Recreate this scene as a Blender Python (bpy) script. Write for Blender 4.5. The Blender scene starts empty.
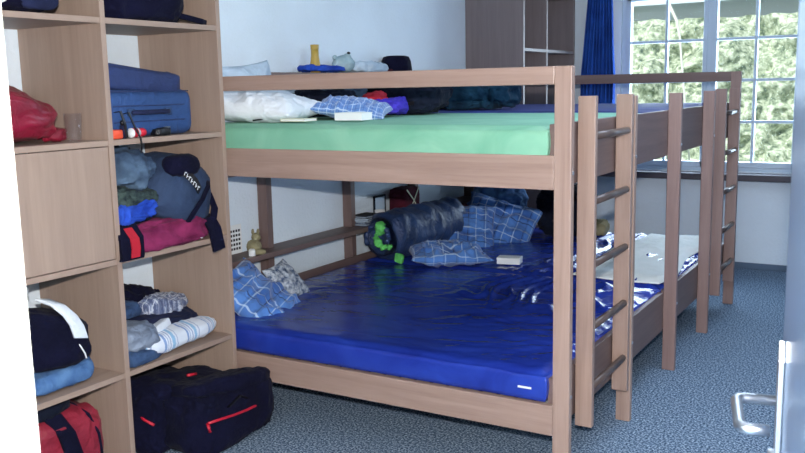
import bpy, bmesh, math, random
from mathutils import Vector, Matrix, noise
random.seed(4)
PI = math.pi
COL = bpy.context.scene.collection

# ------------------------------------------------------------------ helpers
def link(o, parent=None):
    COL.objects.link(o)
    if parent is not None:
        o.parent = parent
    return o

def obj(name, bm, mat, parent=None, loc=None, rot=None, smooth=False, bevel=0.0, subsurf=0, solid=0.0):
    me = bpy.data.meshes.new(name)
    bm.normal_update()
    bm.to_mesh(me); bm.free()
    o = bpy.data.objects.new(name, me)
    mats = mat if isinstance(mat, (list, tuple)) else [mat]
    for m in mats:
        me.materials.append(m)
    if smooth:
        for p in me.polygons: p.use_smooth = True
    link(o, parent)
    if loc: o.location = loc
    if rot: o.rotation_euler = rot
    if solid:
        md = o.modifiers.new('s', 'SOLIDIFY'); md.thickness = solid; md.offset = -1
    if bevel:
        md = o.modifiers.new('b', 'BEVEL'); md.width = bevel; md.segments = 2; md.limit_method = 'ANGLE'
    if subsurf:
        md = o.modifiers.new('u', 'SUBSURF'); md.levels = subsurf; md.render_levels = subsurf
    return o

def tag(o, label=None, cat=None, group=None, kind=None):
    if label: o['label'] = label
    if cat: o['category'] = cat
    if group: o['group'] = group
    if kind: o['kind'] = kind
    return o

def thing(name, label, cat, loc=(0, 0, 0), rot=(0, 0, 0), group=None):
    o = bpy.data.objects.new(name, None)
    o.empty_display_size = 0.05
    link(o); o.location = loc; o.rotation_euler = rot
    return tag(o, label, cat, group)

def struct(o):
    o['kind'] = 'structure'; return o

def bx(bm, x0, y0, z0, x1, y1, z1):
    vs = [bm.verts.new((x, y, z)) for z in (z0, z1) for y in (y0, y1) for x in (x0, x1)]
    for f in ((0, 2, 3, 1), (4, 5, 7, 6), (0, 1, 5, 4), (2, 6, 7, 3), (0, 4, 6, 2), (1, 3, 7, 5)):
        bm.faces.new([vs[i] for i in f])
    return bm

def box(*a):
    return bx(bmesh.new(), *a)

def tube(pts, r, seg=10, bm=None, cap=True):
    bm = bm or bmesh.new()
    pts = [Vector(p) for p in pts]
    rings = []
    n = len(pts)
    up = Vector((0, 0, 1))
    for i, p in enumerate(pts):
        d = (pts[min(i + 1, n - 1)] - pts[max(i - 1, 0)]).normalized()
        a = d.cross(up)
        if a.length < 0.05: a = d.cross(Vector((1, 0, 0)))
        a.normalize(); b = d.cross(a).normalized()
        rr = r[i] if isinstance(r, (list, tuple)) else r
        rings.append([bm.verts.new(p + a * math.cos(2 * PI * k / seg) * rr + b * math.sin(2 * PI * k / seg) * rr) for k in range(seg)])
    for i in range(n - 1):
        for k in range(seg):
            bm.faces.new((rings[i][k], rings[i][(k + 1) % seg], rings[i + 1][(k + 1) % seg], rings[i + 1][k]))
    if cap:
        bm.faces.new(rings[0][::-1]); bm.faces.new(rings[-1])
    return bm

def ribbon(pts, w, wdir, t=0.003, bm=None):
    """flat strap along pts, width w in direction wdir"""
    bm = bm or bmesh.new()
    pts = [Vector(p) for p in pts]; wd = Vector(wdir).normalized()
    rows = []
    n = len(pts)
    for i, p in enumerate(pts):
        d = (pts[min(i + 1, n - 1)] - pts[max(i - 1, 0)]).normalized()
        nn = d.cross(wd).normalized() * t / 2
        h = wd * w / 2
        rows.append([bm.verts.new(q) for q in (p - h - nn, p + h - nn, p + h + nn, p - h + nn)])
    for i in range(n - 1):
        for k in range(4):
            bm.faces.new((rows[i][k], rows[i][(k + 1) % 4], rows[i + 1][(k + 1) % 4], rows[i + 1][k]))
    bm.faces.new(rows[0][::-1]); bm.faces.new(rows[-1])
    return bm

def lathe(prof, seg=24, bm=None):
    bm = bm or bmesh.new()
    rings = []
    for r, z in prof:
        rings.append([bm.verts.new((r * math.cos(2 * PI * k / seg), r * math.sin(2 * PI * k / seg), z)) for k in range(seg)])
    for i in range(len(rings) - 1):
        for k in range(seg):
            bm.faces.new((rings[i][k], rings[i][(k + 1) % seg], rings[i + 1][(k + 1) % seg], rings[i + 1][k]))
    if prof[0][0] > 1e-5: bm.faces.new(rings[0][::-1])
    if prof[-1][0] > 1e-5: bm.faces.new(rings[-1])
    bmesh.ops.remove_doubles(bm, verts=bm.verts, dist=1e-6)
    return bm

def ridge(p, oct=3):
    s = 0; a = 1; f = 1
    for _ in range(oct):
        s += a * (1 - abs(noise.noise(p * f)) * 2.2); a *= .5; f *= 2.1
    return s / 1.75

def sgnpow(v, e):
    return math.copysign(abs(v) ** e, v)

def blob(sx, sy, sz, e=0.5, ez=None, fold=0.0, ff=8.0, stretch=(1, 1, 1), seed=0, sub=5, flat=True, squash=None, shape=None):
    """soft bag / cloth lump: superellipsoid with folds; base at z=0 when flat"""
    ez = ez or e
    ff = ff * 1.5; fold = fold * (1.9 if fold > .0065 else 1.3)
    bm = bmesh.new()
    bmesh.ops.create_icosphere(bm, subdivisions=sub, radius=1.0)
    off = Vector((seed * 7.3, seed * 3.1, seed * 5.7))
    for v in bm.verts:
        d = v.co.normalized()
        th = math.atan2(d.y, d.x); ph = math.asin(max(-1, min(1, d.z)))
        c = math.cos(ph)
        q = Vector((sgnpow(math.cos(th), e) * (c ** ez), sgnpow(math.sin(th), e) * (c ** ez), sgnpow(math.sin(ph), ez)))
        p = Vector((q.x * sx / 2, q.y * sy / 2, q.z * sz / 2))
        if shape: p = shape(p)
        if fold:
            s = Vector((p.x * stretch[0], p.y * stretch[1], p.z * stretch[2])) * ff + off
            w = noise.noise_vector(s * .6) * .35
            h = ridge(s + w) - .55 + .35 * (ridge(s * 2.3 + w * 2, 2) - .5)
            lo = noise.noise(s * .3 + off)
            p = p + d * (h * fold + lo * fold * 1.5)
        if flat:
            p.z += sz / 2
            if p.z < 0.001: p.z = 0.001 + 0.0
        v.co = p
    return bm

def pillow(L, W, H, seed=0, fold=0.012, ff=7, n=56, pinch=.10, droop=None):
    """pillow lying in xy plane, base z=0, uv mapped"""
    bm = bmesh.new()
    uvl = bm.loops.layers.uv.new('UVMap')
    off = Vector((seed * 5.1, seed * 2.7, seed))
    grids = []
    for side in (1, -1):
        g = []
        for i in range(n + 1):
            row = []
            for j in range(n + 1):
                u = i / n * 2 - 1; v = j / n * 2 - 1
                edge = (1 - abs(u) ** 2.6) * (1 - abs(v) ** 2.6)
                h = max(edge, 0) ** .48
                px = u * (1 - pinch * (1 - abs(v) ** 2) * abs(u) ** 3) * L / 2
                py = v * (1 - pinch * (1 - abs(u) ** 2) * abs(v) ** 3) * W / 2
                s = Vector((px, py, side * .3)) * ff + off
                wr = (ridge(s + noise.noise_vector(s * .5) * .6) - .5) * fold * 2.6 * min(1, h * 1.6)
                pz = side * (H / 2 * h) + (wr if side > 0 else wr * .4)
                co = Vector((px, py, pz + H / 2))
                if droop: co = droop(co, u, v)
                if side < 0 and (i in (0, n) or j in (0, n)):
                    row.append(grids[0][i][j])
                else:
                    row.append(bm.verts.new(co))
            g.append(row)
        grids.append(g)
        for i in range(n):
            for j in range(n):
                q = [(i, j), (i + 1, j), (i + 1, j + 1), (i, j + 1)]
                if side < 0: q = q[::-1]
                f = bm.faces.new([g[a][b] for a, b in q])
                for lp, (a, b) in zip(f.loops, q):
                    lp[uvl].uv = (a / n * L, b / n * W)
    return bm

def sheet(fn, nu, nv, uvs=(1, 1)):
    bm = bmesh.new(); uvl = bm.loops.layers.uv.new('UVMap')
    g = [[bm.verts.new(fn(i / nu, j / nv)) for j in range(nv + 1)] for i in range(nu + 1)]
    for i in range(nu):
        for j in range(nv):
            q = [(i, j), (i + 1, j), (i + 1, j + 1), (i, j + 1)]
            f = bm.faces.new([g[a][b] for a, b in q])
            for lp, (a, b) in zip(f.loops, q): lp[uvl].uv = (a / nu * uvs[0], b / nv * uvs[1])
    return bm

# ------------------------------------------------------------------ materials
def newmat(name):
    m = bpy.data.materials.new(name); m.use_nodes = True
    nt = m.node_tree; b = nt.nodes['Principled BSDF']
    return m, nt, b

def N(nt, t, **kw):
    n = nt.nodes.new(t)
    for k, v in kw.items():
        if k in n.inputs.keys() if hasattr(n.inputs, 'keys') else False: n.inputs[k].default_value = v
        else: setattr(n, k, v)
    return n

def srgb(r, g, b):
    f = lambda c: (c / 255 / 12.92) if c / 255 <= .04045 else ((c / 255 + .055) / 1.055) ** 2.4
    return (f(r), f(g), f(b), 1)

def ramp(nt, stops):
    r = nt.nodes.new('ShaderNodeValToRGB')
    while len(r.color_ramp.elements) < len(stops): r.color_ramp.elements.new(.5)
    for e, (p, c) in zip(r.color_ramp.elements, stops): e.position = p; e.color = c
    return r

def wood(name, c1, c2, axis, rough=.45, scale=1.0):
    m, nt, b = newmat(name)
    tc = nt.nodes.new('ShaderNodeTexCoord'); mp = nt.nodes.new('ShaderNodeMapping')
    s = [26 * scale] * 3; s['xyz'.index(axis)] = 1.3 * scale
    mp.inputs['Scale'].default_value = s
    nt.links.new(tc.outputs['Object'], mp.inputs['Vector'])
    n1 = nt.nodes.new('ShaderNodeTexNoise'); n1.inputs['Scale'].default_value = 1.0; n1.inputs['Detail'].default_value = 5; n1.inputs['Distortion'].default_value = .8
    nt.links.new(mp.outputs[0], n1.inputs['Vector'])
    mp2 = nt.nodes.new('ShaderNodeMapping'); s2 = [160 * scale] * 3; s2['xyz'.index(axis)] = 9 * scale
    mp2.inputs['Scale'].default_value = s2
    nt.links.new(tc.outputs['Object'], mp2.inputs['Vector'])
    n2 = nt.nodes.new('ShaderNodeTexNoise'); n2.inputs['Scale'].default_value = 1.0; n2.inputs['Detail'].default_value = 2
    nt.links.new(mp2.outputs[0], n2.inputs['Vector'])
    ad = nt.nodes.new('ShaderNodeMath'); ad.operation = 'MULTIPLY_ADD'; ad.inputs[1].default_value = .35
    nt.links.new(n2.outputs[0], ad.inputs[0]); nt.links.new(n1.outputs[0], ad.inputs[2])
    r = ramp(nt, [(.3, c1), (1.0, c2)])
    nt.links.new(ad.outputs[0], r.inputs[0]); nt.links.new(r.outputs[0], b.inputs['Base Color'])
    b.inputs['Roughness'].default_value = rough
    bp = nt.nodes.new('ShaderNodeBump'); bp.inputs['Strength'].default_value = .12; bp.inputs['Distance'].default_value = .002
    nt.links.new(n2.outputs[0], bp.inputs['Height']); nt.links.new(bp.outputs[0], b.inputs['Normal'])
    return m

def fabric(name, c, c2=None, rough=.9, scale=90, bump=.25, sheen=.2, nsc=6, crease=11):
    m, nt, b = newmat(name)
    c2 = c2 or tuple(min(1, x * 1.35 + .004) for x in c[:3]) + (1,)
    tc = nt.nodes.new('ShaderNodeTexCoord')
    n1 = nt.nodes.new('ShaderNodeTexNoise'); n1.inputs['Scale'].default_value = nsc; n1.inputs['Detail'].default_value = 6
    nt.links.new(tc.outputs['Object'], n1.inputs['Vector'])
    r = ramp(nt, [(.35, c), (.68, c2)])
    nt.links.new(n1.outputs[0], r.inputs[0]); nt.links.new(r.outputs[0], b.inputs['Base Color'])
    n2 = nt.nodes.new('ShaderNodeTexNoise'); n2.inputs['Scale'].default_value = scale; n2.inputs['Detail'].default_value = 3
    nt.links.new(tc.outputs['Object'], n2.inputs['Vector'])
    bp = nt.nodes.new('ShaderNodeBump'); bp.inputs['Strength'].default_value = bump; bp.inputs['Distance'].default_value = .004
    n3 = nt.nodes.new('ShaderNodeTexNoise'); n3.inputs['Scale'].default_value = crease; n3.inputs['Detail'].default_value = 3; n3.inputs['Distortion'].default_value = 1.6
    nt.links.new(tc.outputs['Object'], n3.inputs['Vector'])
    bp2 = nt.nodes.new('ShaderNodeBump'); bp2.inputs['Strength'].default_value = .55; bp2.inputs['Distance'].default_value = .02
    nt.links.new(n3.outputs[0], bp2.inputs['Height']); nt.links.new(bp2.outputs[0], bp.inputs['Normal'])
    nt.links.new(n2.outputs[0], bp.inputs['Height']); nt.links.new(bp.outputs[0], b.inputs['Normal'])
    b.inputs['Roughness'].default_value = rough
    b.inputs['Sheen Weight'].default_value = sheen * .1; b.inputs['Specular IOR Level'].default_value = .5 if rough < .75 else .12
    return m

def plain(name, c, rough=.5, metal=0.0):
    m, nt, b = newmat(name)
    b.inputs['Base Color'].default_value = c; b.inputs['Roughness'].default_value = rough; b.inputs['Metallic'].default_value = metal
    return m

def stripes(name, base, lines, coord='UV', axis=0, freq=10, extra=None, rough=.9):
    """lines: list of (start,end,color) as fractions of the period along axis; extra: same along the other axis"""
    m, nt, b = newmat(name)
    tc = nt.nodes.new('ShaderNodeTexCoord'); sp = nt.nodes.new('ShaderNodeSeparateXYZ')
    nt.links.new(tc.outputs[coord], sp.inputs[0])
    col = nt.nodes.new('ShaderNodeRGB'); col.outputs[0].default_value = base
    cur = col.outputs[0]
    def add(ax, fr, lns):
        nonlocal cur
        mul = nt.nodes.new('ShaderNodeMath'); mul.operation = 'MULTIPLY'; mul.inputs[1].default_value = fr
        nt.links.new(sp.outputs[ax], mul.inputs[0])
        frn = nt.nodes.new('ShaderNodeMath'); frn.operation = 'FRACT'; nt.links.new(mul.outputs[0], frn.inputs[0])
        for s, e, c in lns:
            cmpn = nt.nodes.new('ShaderNodeMath'); cmpn.operation = 'COMPARE'
            cmpn.inputs[1].default_value = (s + e) / 2; cmpn.inputs[2].default_value = (e - s) / 2
            nt.links.new(frn.outputs[0], cmpn.inputs[0])
            mx = nt.nodes.new('ShaderNodeMixRGB'); nt.links.new(cmpn.outputs[0], mx.inputs[0])
            mf = nt.nodes.new('ShaderNodeMath'); mf.operation = 'MULTIPLY'; mf.inputs[1].default_value = c[3]
            nt.links.new(cmpn.outputs[0], mf.inputs[0]); nt.links.new(mf.outputs[0], mx.inputs[0])
            nt.links.new(cur, mx.inputs[1]); mx.inputs[2].default_value = c[:3] + (1,)
            cur = mx.outputs[0]
    add(axis, freq, lines)
    if extra: add(extra[0], extra[1], extra[2])
    nt.links.new(cur, b.inputs['Base Color']); b.inputs['Roughness'].default_value = rough
    b.inputs['Sheen Weight'].default_value = .2
    return m

SH1, SH2 = srgb(141, 121, 110), srgb(165, 144, 129)
M = {}
for ax in 'xyz':
    M['shelf_' + ax] = wood('beech_laminate_' + ax, SH1, SH2, ax, .5)
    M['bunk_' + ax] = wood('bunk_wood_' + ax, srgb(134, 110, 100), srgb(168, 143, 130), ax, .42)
    M['bunkdark_' + ax] = wood('bunk_wood_shaded_' + ax, srgb(92, 74, 72), srgb(118, 98, 94), ax, .5)  # same bunk wood, with shade put into a darker colour
    M['dark_' + ax] = wood('grey_laminate_' + ax, srgb(108, 98, 100), srgb(128, 118, 120), ax, .5)
M['rung'] = wood('rung_wood', srgb(62, 52, 50), srgb(92, 76, 70), 'y', .3)
M['edge'] = plain('pale_edge_band', srgb(190, 170, 145), .5)

def wallmat(name, c, bump=.6, scale=55):
    m, nt, b = newmat(name)
    tc = nt.nodes.new('ShaderNodeTexCoord')
    n = nt.nodes.new('ShaderNodeTexNoise'); n.inputs['Scale'].default_value = scale; n.inputs['Detail'].default_value = 6
    nt.links.new(tc.outputs['Object'], n.inputs['Vector'])
    n3 = nt.nodes.new('ShaderNodeTexNoise'); n3.inputs['Scale'].default_value = 2.5; n3.inputs['Detail'].default_value = 4
    nt.links.new(tc.outputs['Object'], n3.inputs['Vector'])
    r = ramp(nt, [(.3, tuple(x * .93 for x in c[:3]) + (1,)), (.7, c)])
    nt.links.new(n3.outputs[0], r.inputs[0]); nt.links.new(r.outputs[0], b.inputs['Base Color'])
    bp = nt.nodes.new('ShaderNodeBump'); bp.inputs['Strength'].default_value = bump; bp.inputs['Distance'].default_value = .006
    nt.links.new(n.outputs[0], bp.inputs['Height']); nt.links.new(bp.outputs[0], b.inputs['Normal'])
    b.inputs['Roughness'].default_value = .9
    return m
M['wall'] = wallmat('plaster_wall', srgb(224, 237, 248))
M['ceil'] = wallmat('ceiling_paint', srgb(220, 224, 228), .1)
M['jamb'] = plain('cream_door_frame', srgb(238, 240, 228), .45)

# carpet
m, nt, b = newmat('carpet')
tc = nt.nodes.new('ShaderNodeTexCoord')
n = nt.nodes.new('ShaderNodeTexNoise'); n.inputs['Scale'].default_value = 105; n.inputs['Detail'].default_value = 4; n.inputs['Roughness'].default_value = .7
nt.links.new(tc.outputs['Object'], n.inputs['Vector'])
r = ramp(nt, [(.38, srgb(44, 62, 84)), (.5, srgb(90, 112, 136)), (.60, srgb(180, 198, 216))])
nt.links.new(n.outputs[0], r.inputs[0]); nt.links.new(r.outputs[0], b.inputs['Base Color'])
bp = nt.nodes.new('ShaderNodeBump'); bp.inputs['Strength'].default_value = .5; bp.inputs['Distance'].default_value = .004
nt.links.new(n.outputs[0], bp.inputs['Height']); nt.links.new(bp.outputs[0], b.inputs['Normal'])
b.inputs['Roughness'].default_value = 1; b.inputs['Specular IOR Level'].default_value = .1
M['carpet'] = m

def gloss_cover(name, c, c2, rough, bumpd=.007, spec=.5, sc=3.0):
    m, nt, b = newmat(name)
    tc = nt.nodes.new('ShaderNodeTexCoord'); mp = nt.nodes.new('ShaderNodeMapping')
    mp.inputs['Rotation'].default_value = (0, 0, .5); mp.inputs['Scale'].default_value = (1, 2.4, 1)
    nt.links.new(tc.outputs['Object'], mp.inputs['Vector'])
    n = nt.nodes.new('ShaderNodeTexNoise'); n.inputs['Scale'].default_value = sc; n.inputs['Detail'].default_value = 3; n.inputs['Distortion'].default_value = 1.5
    nt.links.new(mp.outputs[0], n.inputs['Vector'])
    r = ramp(nt, [(.3, c), (.7, c2)]); nt.links.new(n.outputs[0], r.inputs[0]); nt.links.new(r.outputs[0], b.inputs['Base Color'])
    bp = nt.nodes.new('ShaderNodeBump'); bp.inputs['Strength'].default_value = .5; bp.inputs['Distance'].default_value = bumpd
    nt.links.new(n.outputs[0], bp.inputs['Height']); nt.links.new(bp.outputs[0], b.inputs['Normal'])
    b.inputs['Roughness'].default_value = rough; b.inputs['Specular IOR Level'].default_value = spec
    return m
M['blue'] = gloss_cover('blue_vinyl', srgb(28, 46, 138), srgb(40, 66, 168), .24)
M['navy'] = gloss_cover('navy_vinyl', srgb(22, 38, 104), srgb(32, 52, 134), .65)
M['green'] = gloss_cover('green_sheet', srgb(110, 170, 142), srgb(136, 190, 162), .85, .012)
M['white_sheet'] = fabric('white_sheet', srgb(234, 240, 238), srgb(248, 250, 248), nsc=3)
M['white'] = fabric('white_cotton', srgb(208, 216, 226), srgb(232, 238, 244), nsc=3)
M['paleblue'] = fabric('pale_blue_cotton', srgb(170, 190, 210), srgb(196, 212, 226), nsc=3)
M['black'] = fabric('black_fabric', srgb(8, 9, 30), srgb(15, 16, 42))
M['blackpl'] = plain('black_plastic', srgb(14, 14, 20), .4)
M['navyf'] = fabric('navy_fabric', srgb(24, 28, 52), srgb(36, 42, 72))
M['suitcase'] = fabric('suitcase_blue', srgb(28, 60, 108), srgb(36, 70, 124), .7, 220, .15, nsc=4)
M['suitdark'] = fabric('suitcase_dark_blue', srgb(22, 36, 76), srgb(32, 50, 98), .7, 200)
M['satin'] = fabric('red_satin', srgb(104, 10, 34), srgb(140, 20, 50), .33, 200, .05, crease=9)
M['redbag'] = fabric('red_bag', srgb(122, 20, 42), srgb(150, 30, 54), .6)
M['denim'] = fabric('denim', srgb(46, 62, 86), srgb(84, 106, 130), nsc=9)
M['denimb'] = fabric('denim_blue', srgb(52, 84, 132), srgb(88, 124, 168), nsc=12)
M['denimd'] = fabric('denim_dark', srgb(40, 58, 92), srgb(64, 88, 124), nsc=12)
M['packblue'] = fabric('backpack_blue', srgb(38, 52, 78), srgb(56, 72, 100), .8, 160)
M['olive'] = fabric('olive_print', srgb(26, 36, 44), srgb(70, 86, 82), nsc=40)
M['royal'] = fabric('royal_blue', srgb(30, 62, 160), srgb(46, 84, 190))
M['magenta'] = fabric('magenta_cloth', srgb(92, 24, 60), srgb(138, 48, 90), nsc=10)
M['redcloth'] = fabric('red_cloth', srgb(168, 34, 50), srgb(190, 50, 64))
M['greyknit'] = fabric('grey_knit', srgb(104, 116, 136), srgb(134, 146, 164), nsc=10)
M['darkcloth'] = fabric('dark_cloth', srgb(10, 13, 26), srgb(24, 31, 48))
M['maroon'] = fabric('maroon_cloth', srgb(56, 18, 34), srgb(84, 30, 46))
M['purple'] = fabric('purple_cloth', srgb(50, 42, 160), srgb(76, 64, 190))
M['teal'] = fabric('dark_teal', srgb(20, 44, 66), srgb(34, 70, 92))
M['roll'] = fabric('sleeping_bag_navy', srgb(24, 42, 80), srgb(44, 70, 116), .5, 60, crease=22)
M['lime'] = fabric('lime_lining', srgb(70, 170, 80), srgb(110, 215, 110), .7)
M['zip'] = plain('red_zip', srgb(190, 24, 50), .5)
M['whitepl'] = plain('white_plastic', srgb(226, 230, 232), .5)
M['paper'] = plain('paper', srgb(228, 232, 234), .8)
M['orange'] = plain('orange_plastic', srgb(222, 82, 52), .4)
M['yellow'] = plain('mustard_plastic', srgb(176, 148, 62), .4)
M['cream'] = plain('cream_cover', srgb(214, 216, 190), .6)
M['metal'] = plain('brushed_metal', srgb(190, 194, 200), .3, 1)
M['plush'] = fabric('plush_pale', srgb(142, 168, 178), srgb(176, 198, 204), nsc=14)
M['plushb'] = fabric('plush_beige', srgb(128, 122, 96), srgb(160, 154, 122), nsc=14)
M['curtain'] = fabric('curtain_blue', srgb(30, 68, 150), srgb(44, 92, 184), .85)
M['frame'] = plain('window_frame_paint', srgb(190, 208, 226), .45)
M['sill'] = plain('dark_sill', srgb(66, 62, 72), .5)
M['base'] = plain('baseboard_blue', srgb(82, 104, 128), .6)
M['door'] = plain('door_paint', srgb(88, 108, 134), .3)
M['slat'] = plain('slat_wood', srgb(150, 146, 140), .6)
M['gap'] = plain('dark_under', srgb(18, 16, 22), .9)  # near-black colour standing for the shade below the slats
M['plaid'] = stripes('blue_plaid', srgb(70, 122, 200),
    [(.0, .5, srgb(44, 84, 156)[:3] + (.6,)), (.06, .10, srgb(190, 214, 236)[:3] + (.6,)), (.42, .45, srgb(24, 40, 84)[:3] + (.8,)), (.7, .73, srgb(200, 220, 236)[:3] + (.6,))], 'UV', 0, 5.2,
    (1, 5.2, [(.0, .5, srgb(96, 142, 204)[:3] + (.35,)), (.06, .10, srgb(196, 218, 238)[:3] + (.6,)), (.42, .45, srgb(24, 40, 84)[:3] + (.8,)), (.7, .73, srgb(200, 220, 236)[:3] + (.6,))]))
M['plaid2'] = stripes('pale_blue_print', srgb(92, 130, 190),
    [(.1, .2, srgb(190, 210, 232)[:3] + (.7,)), (.55, .62, srgb(50, 80, 140)[:3] + (.7,))], 'UV', 0, 26,
    (1, 26, [(.1, .2, srgb(190, 210, 232)[:3] + (.7,)), (.5, .6, srgb(60, 96, 160)[:3] + (.6,))]))
M['towel'] = stripes('striped_towel', srgb(216, 224, 236),
    [(.04, .12, srgb(110, 144, 196)[:3] + (.9,)), (.16, .19, srgb(130, 150, 190)[:3] + (.8,)), (.26, .30, srgb(104, 130, 180)[:3] + (.8,)), (.36, .48, srgb(128, 176, 214)[:3] + (.9,)), (.56, .6, srgb(120, 140, 184)[:3] + (.7,))], 'Object', 1, 7)
M['scarf'] = stripes('checked_scarf', srgb(120, 132, 160),
    [(.0, .3, srgb(48, 58, 96)[:3] + (.75,)), (.5, .62, srgb(206, 212, 224)[:3] + (.8,))], 'Object', 1, 32,
    (0, 32, [(.0, .3, srgb(60, 70, 108)[:3] + (.6,)), (.5, .62, srgb(206, 212, 224)[:3] + (.7,))]))
M['floral'] = fabric('speckled_print', srgb(52, 74, 110), srgb(206, 214, 222), nsc=45)
# glass
def glassmat(name, tint, gl=.08):
    m = bpy.data.materials.new(name); m.use_nodes = True; nt = m.node_tree; nt.nodes.clear()
    o = nt.nodes.new('ShaderNodeOutputMaterial'); mx = nt.nodes.new('ShaderNodeMixShader')
    t = nt.nodes.new('ShaderNodeBsdfTransparent'); g = nt.nodes.new('ShaderNodeBsdfGlossy')
    t.inputs[0].default_value = tint; g.inputs['Roughness'].default_value = .03
    lw = nt.nodes.new('ShaderNodeLayerWeight'); lw.inputs[0].default_value = .25
    ad = nt.nodes.new('ShaderNodeMath'); ad.operation = 'MULTIPLY_ADD'; ad.inputs[1].default_value = .25; ad.inputs[2].default_value = gl
    nt.links.new(lw.outputs['Facing'], ad.inputs[0]); nt.links.new(ad.outputs[0], mx.inputs[0])
    nt.links.new(t.outputs[0], mx.inputs[1]); nt.links.new(g.outputs[0], mx.inputs[2]); nt.links.new(mx.outputs[0], o.inputs[0])
    return m
M['pane'] = glassmat('window_glass', (.95, .98, 1, 1), .02)
M['tumbler'] = glassmat('tumbler_glass', (.99, .99, 1, 1), .03)

# ------------------------------------------------------------------ room
XR, YN, YF, ZC = 4.0, -2.5, 4.54, 2.6
struct(obj('floor', box(-.1, -4.6, -.1, XR + .1, YF + .15, 0), M['carpet']))
struct(obj('ceiling', box(-.1, -4.6, ZC, XR + .1, YF + .15, ZC + .1), M['ceil']))
struct(obj('wall_left', box(-.1, -4.6, 0, 0, YF + .15, ZC), M['wall']))
struct(obj('wall_right', box(XR, -4.6, 0, XR + .1, YF + .15, ZC), M['wall']))
WX0, WX1, WZ0, WZ1 = .86, 2.32, .80, 2.26
bm = box(0, YF, 0, XR, YF + .15, .735); bx(bm, 0, YF, .735, WX0, YF + .15, ZC); bx(bm, WX1, YF, .735, XR, YF + .15, ZC)
bx(bm, WX0, YF, WZ1, WX1, YF + .15, ZC); bx(bm, WX0, YF, .735, WX1, YF + .15, WZ0)
struct(obj('wall_far', bm, M['wall']))
# entrance wall with doorway x 2.45..3.37 (camera stands in the doorway)
DX0, DX1, DZ = 2.419, 3.20, 2.05
bm = box(0, YN - .12, 0, DX0 - .02, YN, ZC); bx(bm, DX1 + .02, YN - .12, 0, XR, YN, ZC); bx(bm, DX0 - .02, YN - .12, DZ + .02, DX1 + .02, YN, ZC)
struct(obj('wall_near', bm, M['wall']))
bm = box(DX0 - .075, YN, 0, DX0, YN + .018, DZ + .07); bx(bm, DX0 - .02, YN - .12, 0, DX0, YN, DZ)
bx(bm, DX1, YN, 0, DX1 + .075, YN + .018, DZ + .07); bx(bm, DX1, YN - .12, 0, DX1 + .02, YN, DZ)
bx(bm, DX0 - .075, YN, DZ, DX1 + .075, YN + .018, DZ + .07)
struct(obj('trim_1', bm, M['jamb'], bevel=.003))
struct(obj('wall_corridor', box(0, -4.6, 0, XR, -4.5, ZC), M['wall']))
struct(obj('baseboard_far', box(.0, YF - .012, 0, XR, YF, .052), M['base'], bevel=.003))
struct(obj('baseboard_left', box(.0, 1.0, 0, .012, YF, .052), M['base']))
# window
w = box(WX0, YF + .02, WZ0, WX0 + .05, YF + .09, WZ1)
bx(w, WX1 - .05, YF + .02, WZ0, WX1, YF + .09, WZ1)
bx(w, WX0, YF + .02, WZ0, WX1, YF + .09, WZ0 + .04); bx(w, WX0, YF + .02, WZ1 - .03, WX1, YF + .09, WZ1)
bx(w, 1.565, YF + .015, WZ0, 1.615, YF + .09, WZ1)
win = struct(obj('window_1', w, M['frame'], bevel=.004))
for (a, c) in ((WX0 + .045, 1.57), (1.61, WX1 - .045)):
    f = bmesh.new()
    y0, y1 = YF + .005, YF + .07
    fr = .034; zb, zt = WZ0 + .03, WZ1 - .02
    bx(f, a, y0, zb, a + fr, y1, zt); bx(f, c - fr, y0, zb, c, y1, zt)
    bx(f, a, y0, zb, c, y1, zb + .045); bx(f, a, y0, zt - .035, c, y1, zt)
    cs = obj('casement', f, M['frame'], win, bevel=.004)
    g = bmesh.new()
    xm = (a + c) / 2
    bx(g, xm - .011, y0 + .01, zb, xm + .011, y1 - .01, zt)
    for z in (1.20, 1.535, 1.865): bx(g, a + fr, y0 + .012, z - .011, c - fr, y1 - .012, z + .011)
    obj('muntin', g, M['frame'], cs, bevel=.002)
    obj('pane', box(a + fr, YF + .038, zb + .04, c - fr, YF + .042, zt - .03), M['pane'], cs)
hb = box(1.575, YF - .02, 1.38, 1.605, YF + .006, 1.44); bx(hb, 1.583, YF - .032, 1.30, 1.597, YF - .018, 1.43)
obj('window_handle', hb, M['metal'], win, bevel=.004)
struct(obj('trim_2', box(.35, YF - .16, .738, 2.6, YF + .02, .79), M['sill'], bevel=.005))

# door leaf, opened inwards at ~114 degrees
hx, hy, ex, ey = 3.168, -2.47, 2.993, -1.68
ang = math.atan2(ey - hy, ex - hx); Ld = math.hypot(ex - hx, ey - hy)
door = struct(obj('door_1', box(0, -.04, .008, Ld, 0, 2.0), M['door'], loc=(hx, hy, 0), rot=(0, 0, ang), bevel=.004))
# local +x from hinge to free edge, local +y faces the camera side
hz, bxx = 1.078, Ld - .035
pl = bmesh.new()
outl = [(-.011, -.155), (.011, -.155), (.011, .06), (.006, .076), (0, .088), (-.006, .076), (-.011, .06)]
for yy in (0.0, .006):
    pass
va = [pl.verts.new((bxx + a, .001, hz + b_)) for a, b_ in outl]; vb = [pl.verts.new((bxx + a, .008, hz + b_)) for a, b_ in outl]
pl.faces.new(va[::-1]); pl.faces.new(vb)
for i in range(len(outl)):
    j = (i + 1) % len(outl); pl.faces.new((va[i], va[j], vb[j], vb[i]))
plate = obj('escutcheon', pl, M['metal'], door, bevel=.001)
cx_ = bxx
pts = [(cx_, .004, hz), (cx_, .05, hz), (cx_ - .004, .058, hz), (cx_ - .012, .062, hz), (cx_ - .108, .062, hz), (cx_ - .116, .058, hz), (cx_ - .12, .05, hz), (cx_ - .12, .026, hz)]
obj('handle', tube(pts, .0075, 12), M['metal'], door, smooth=True)
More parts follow.
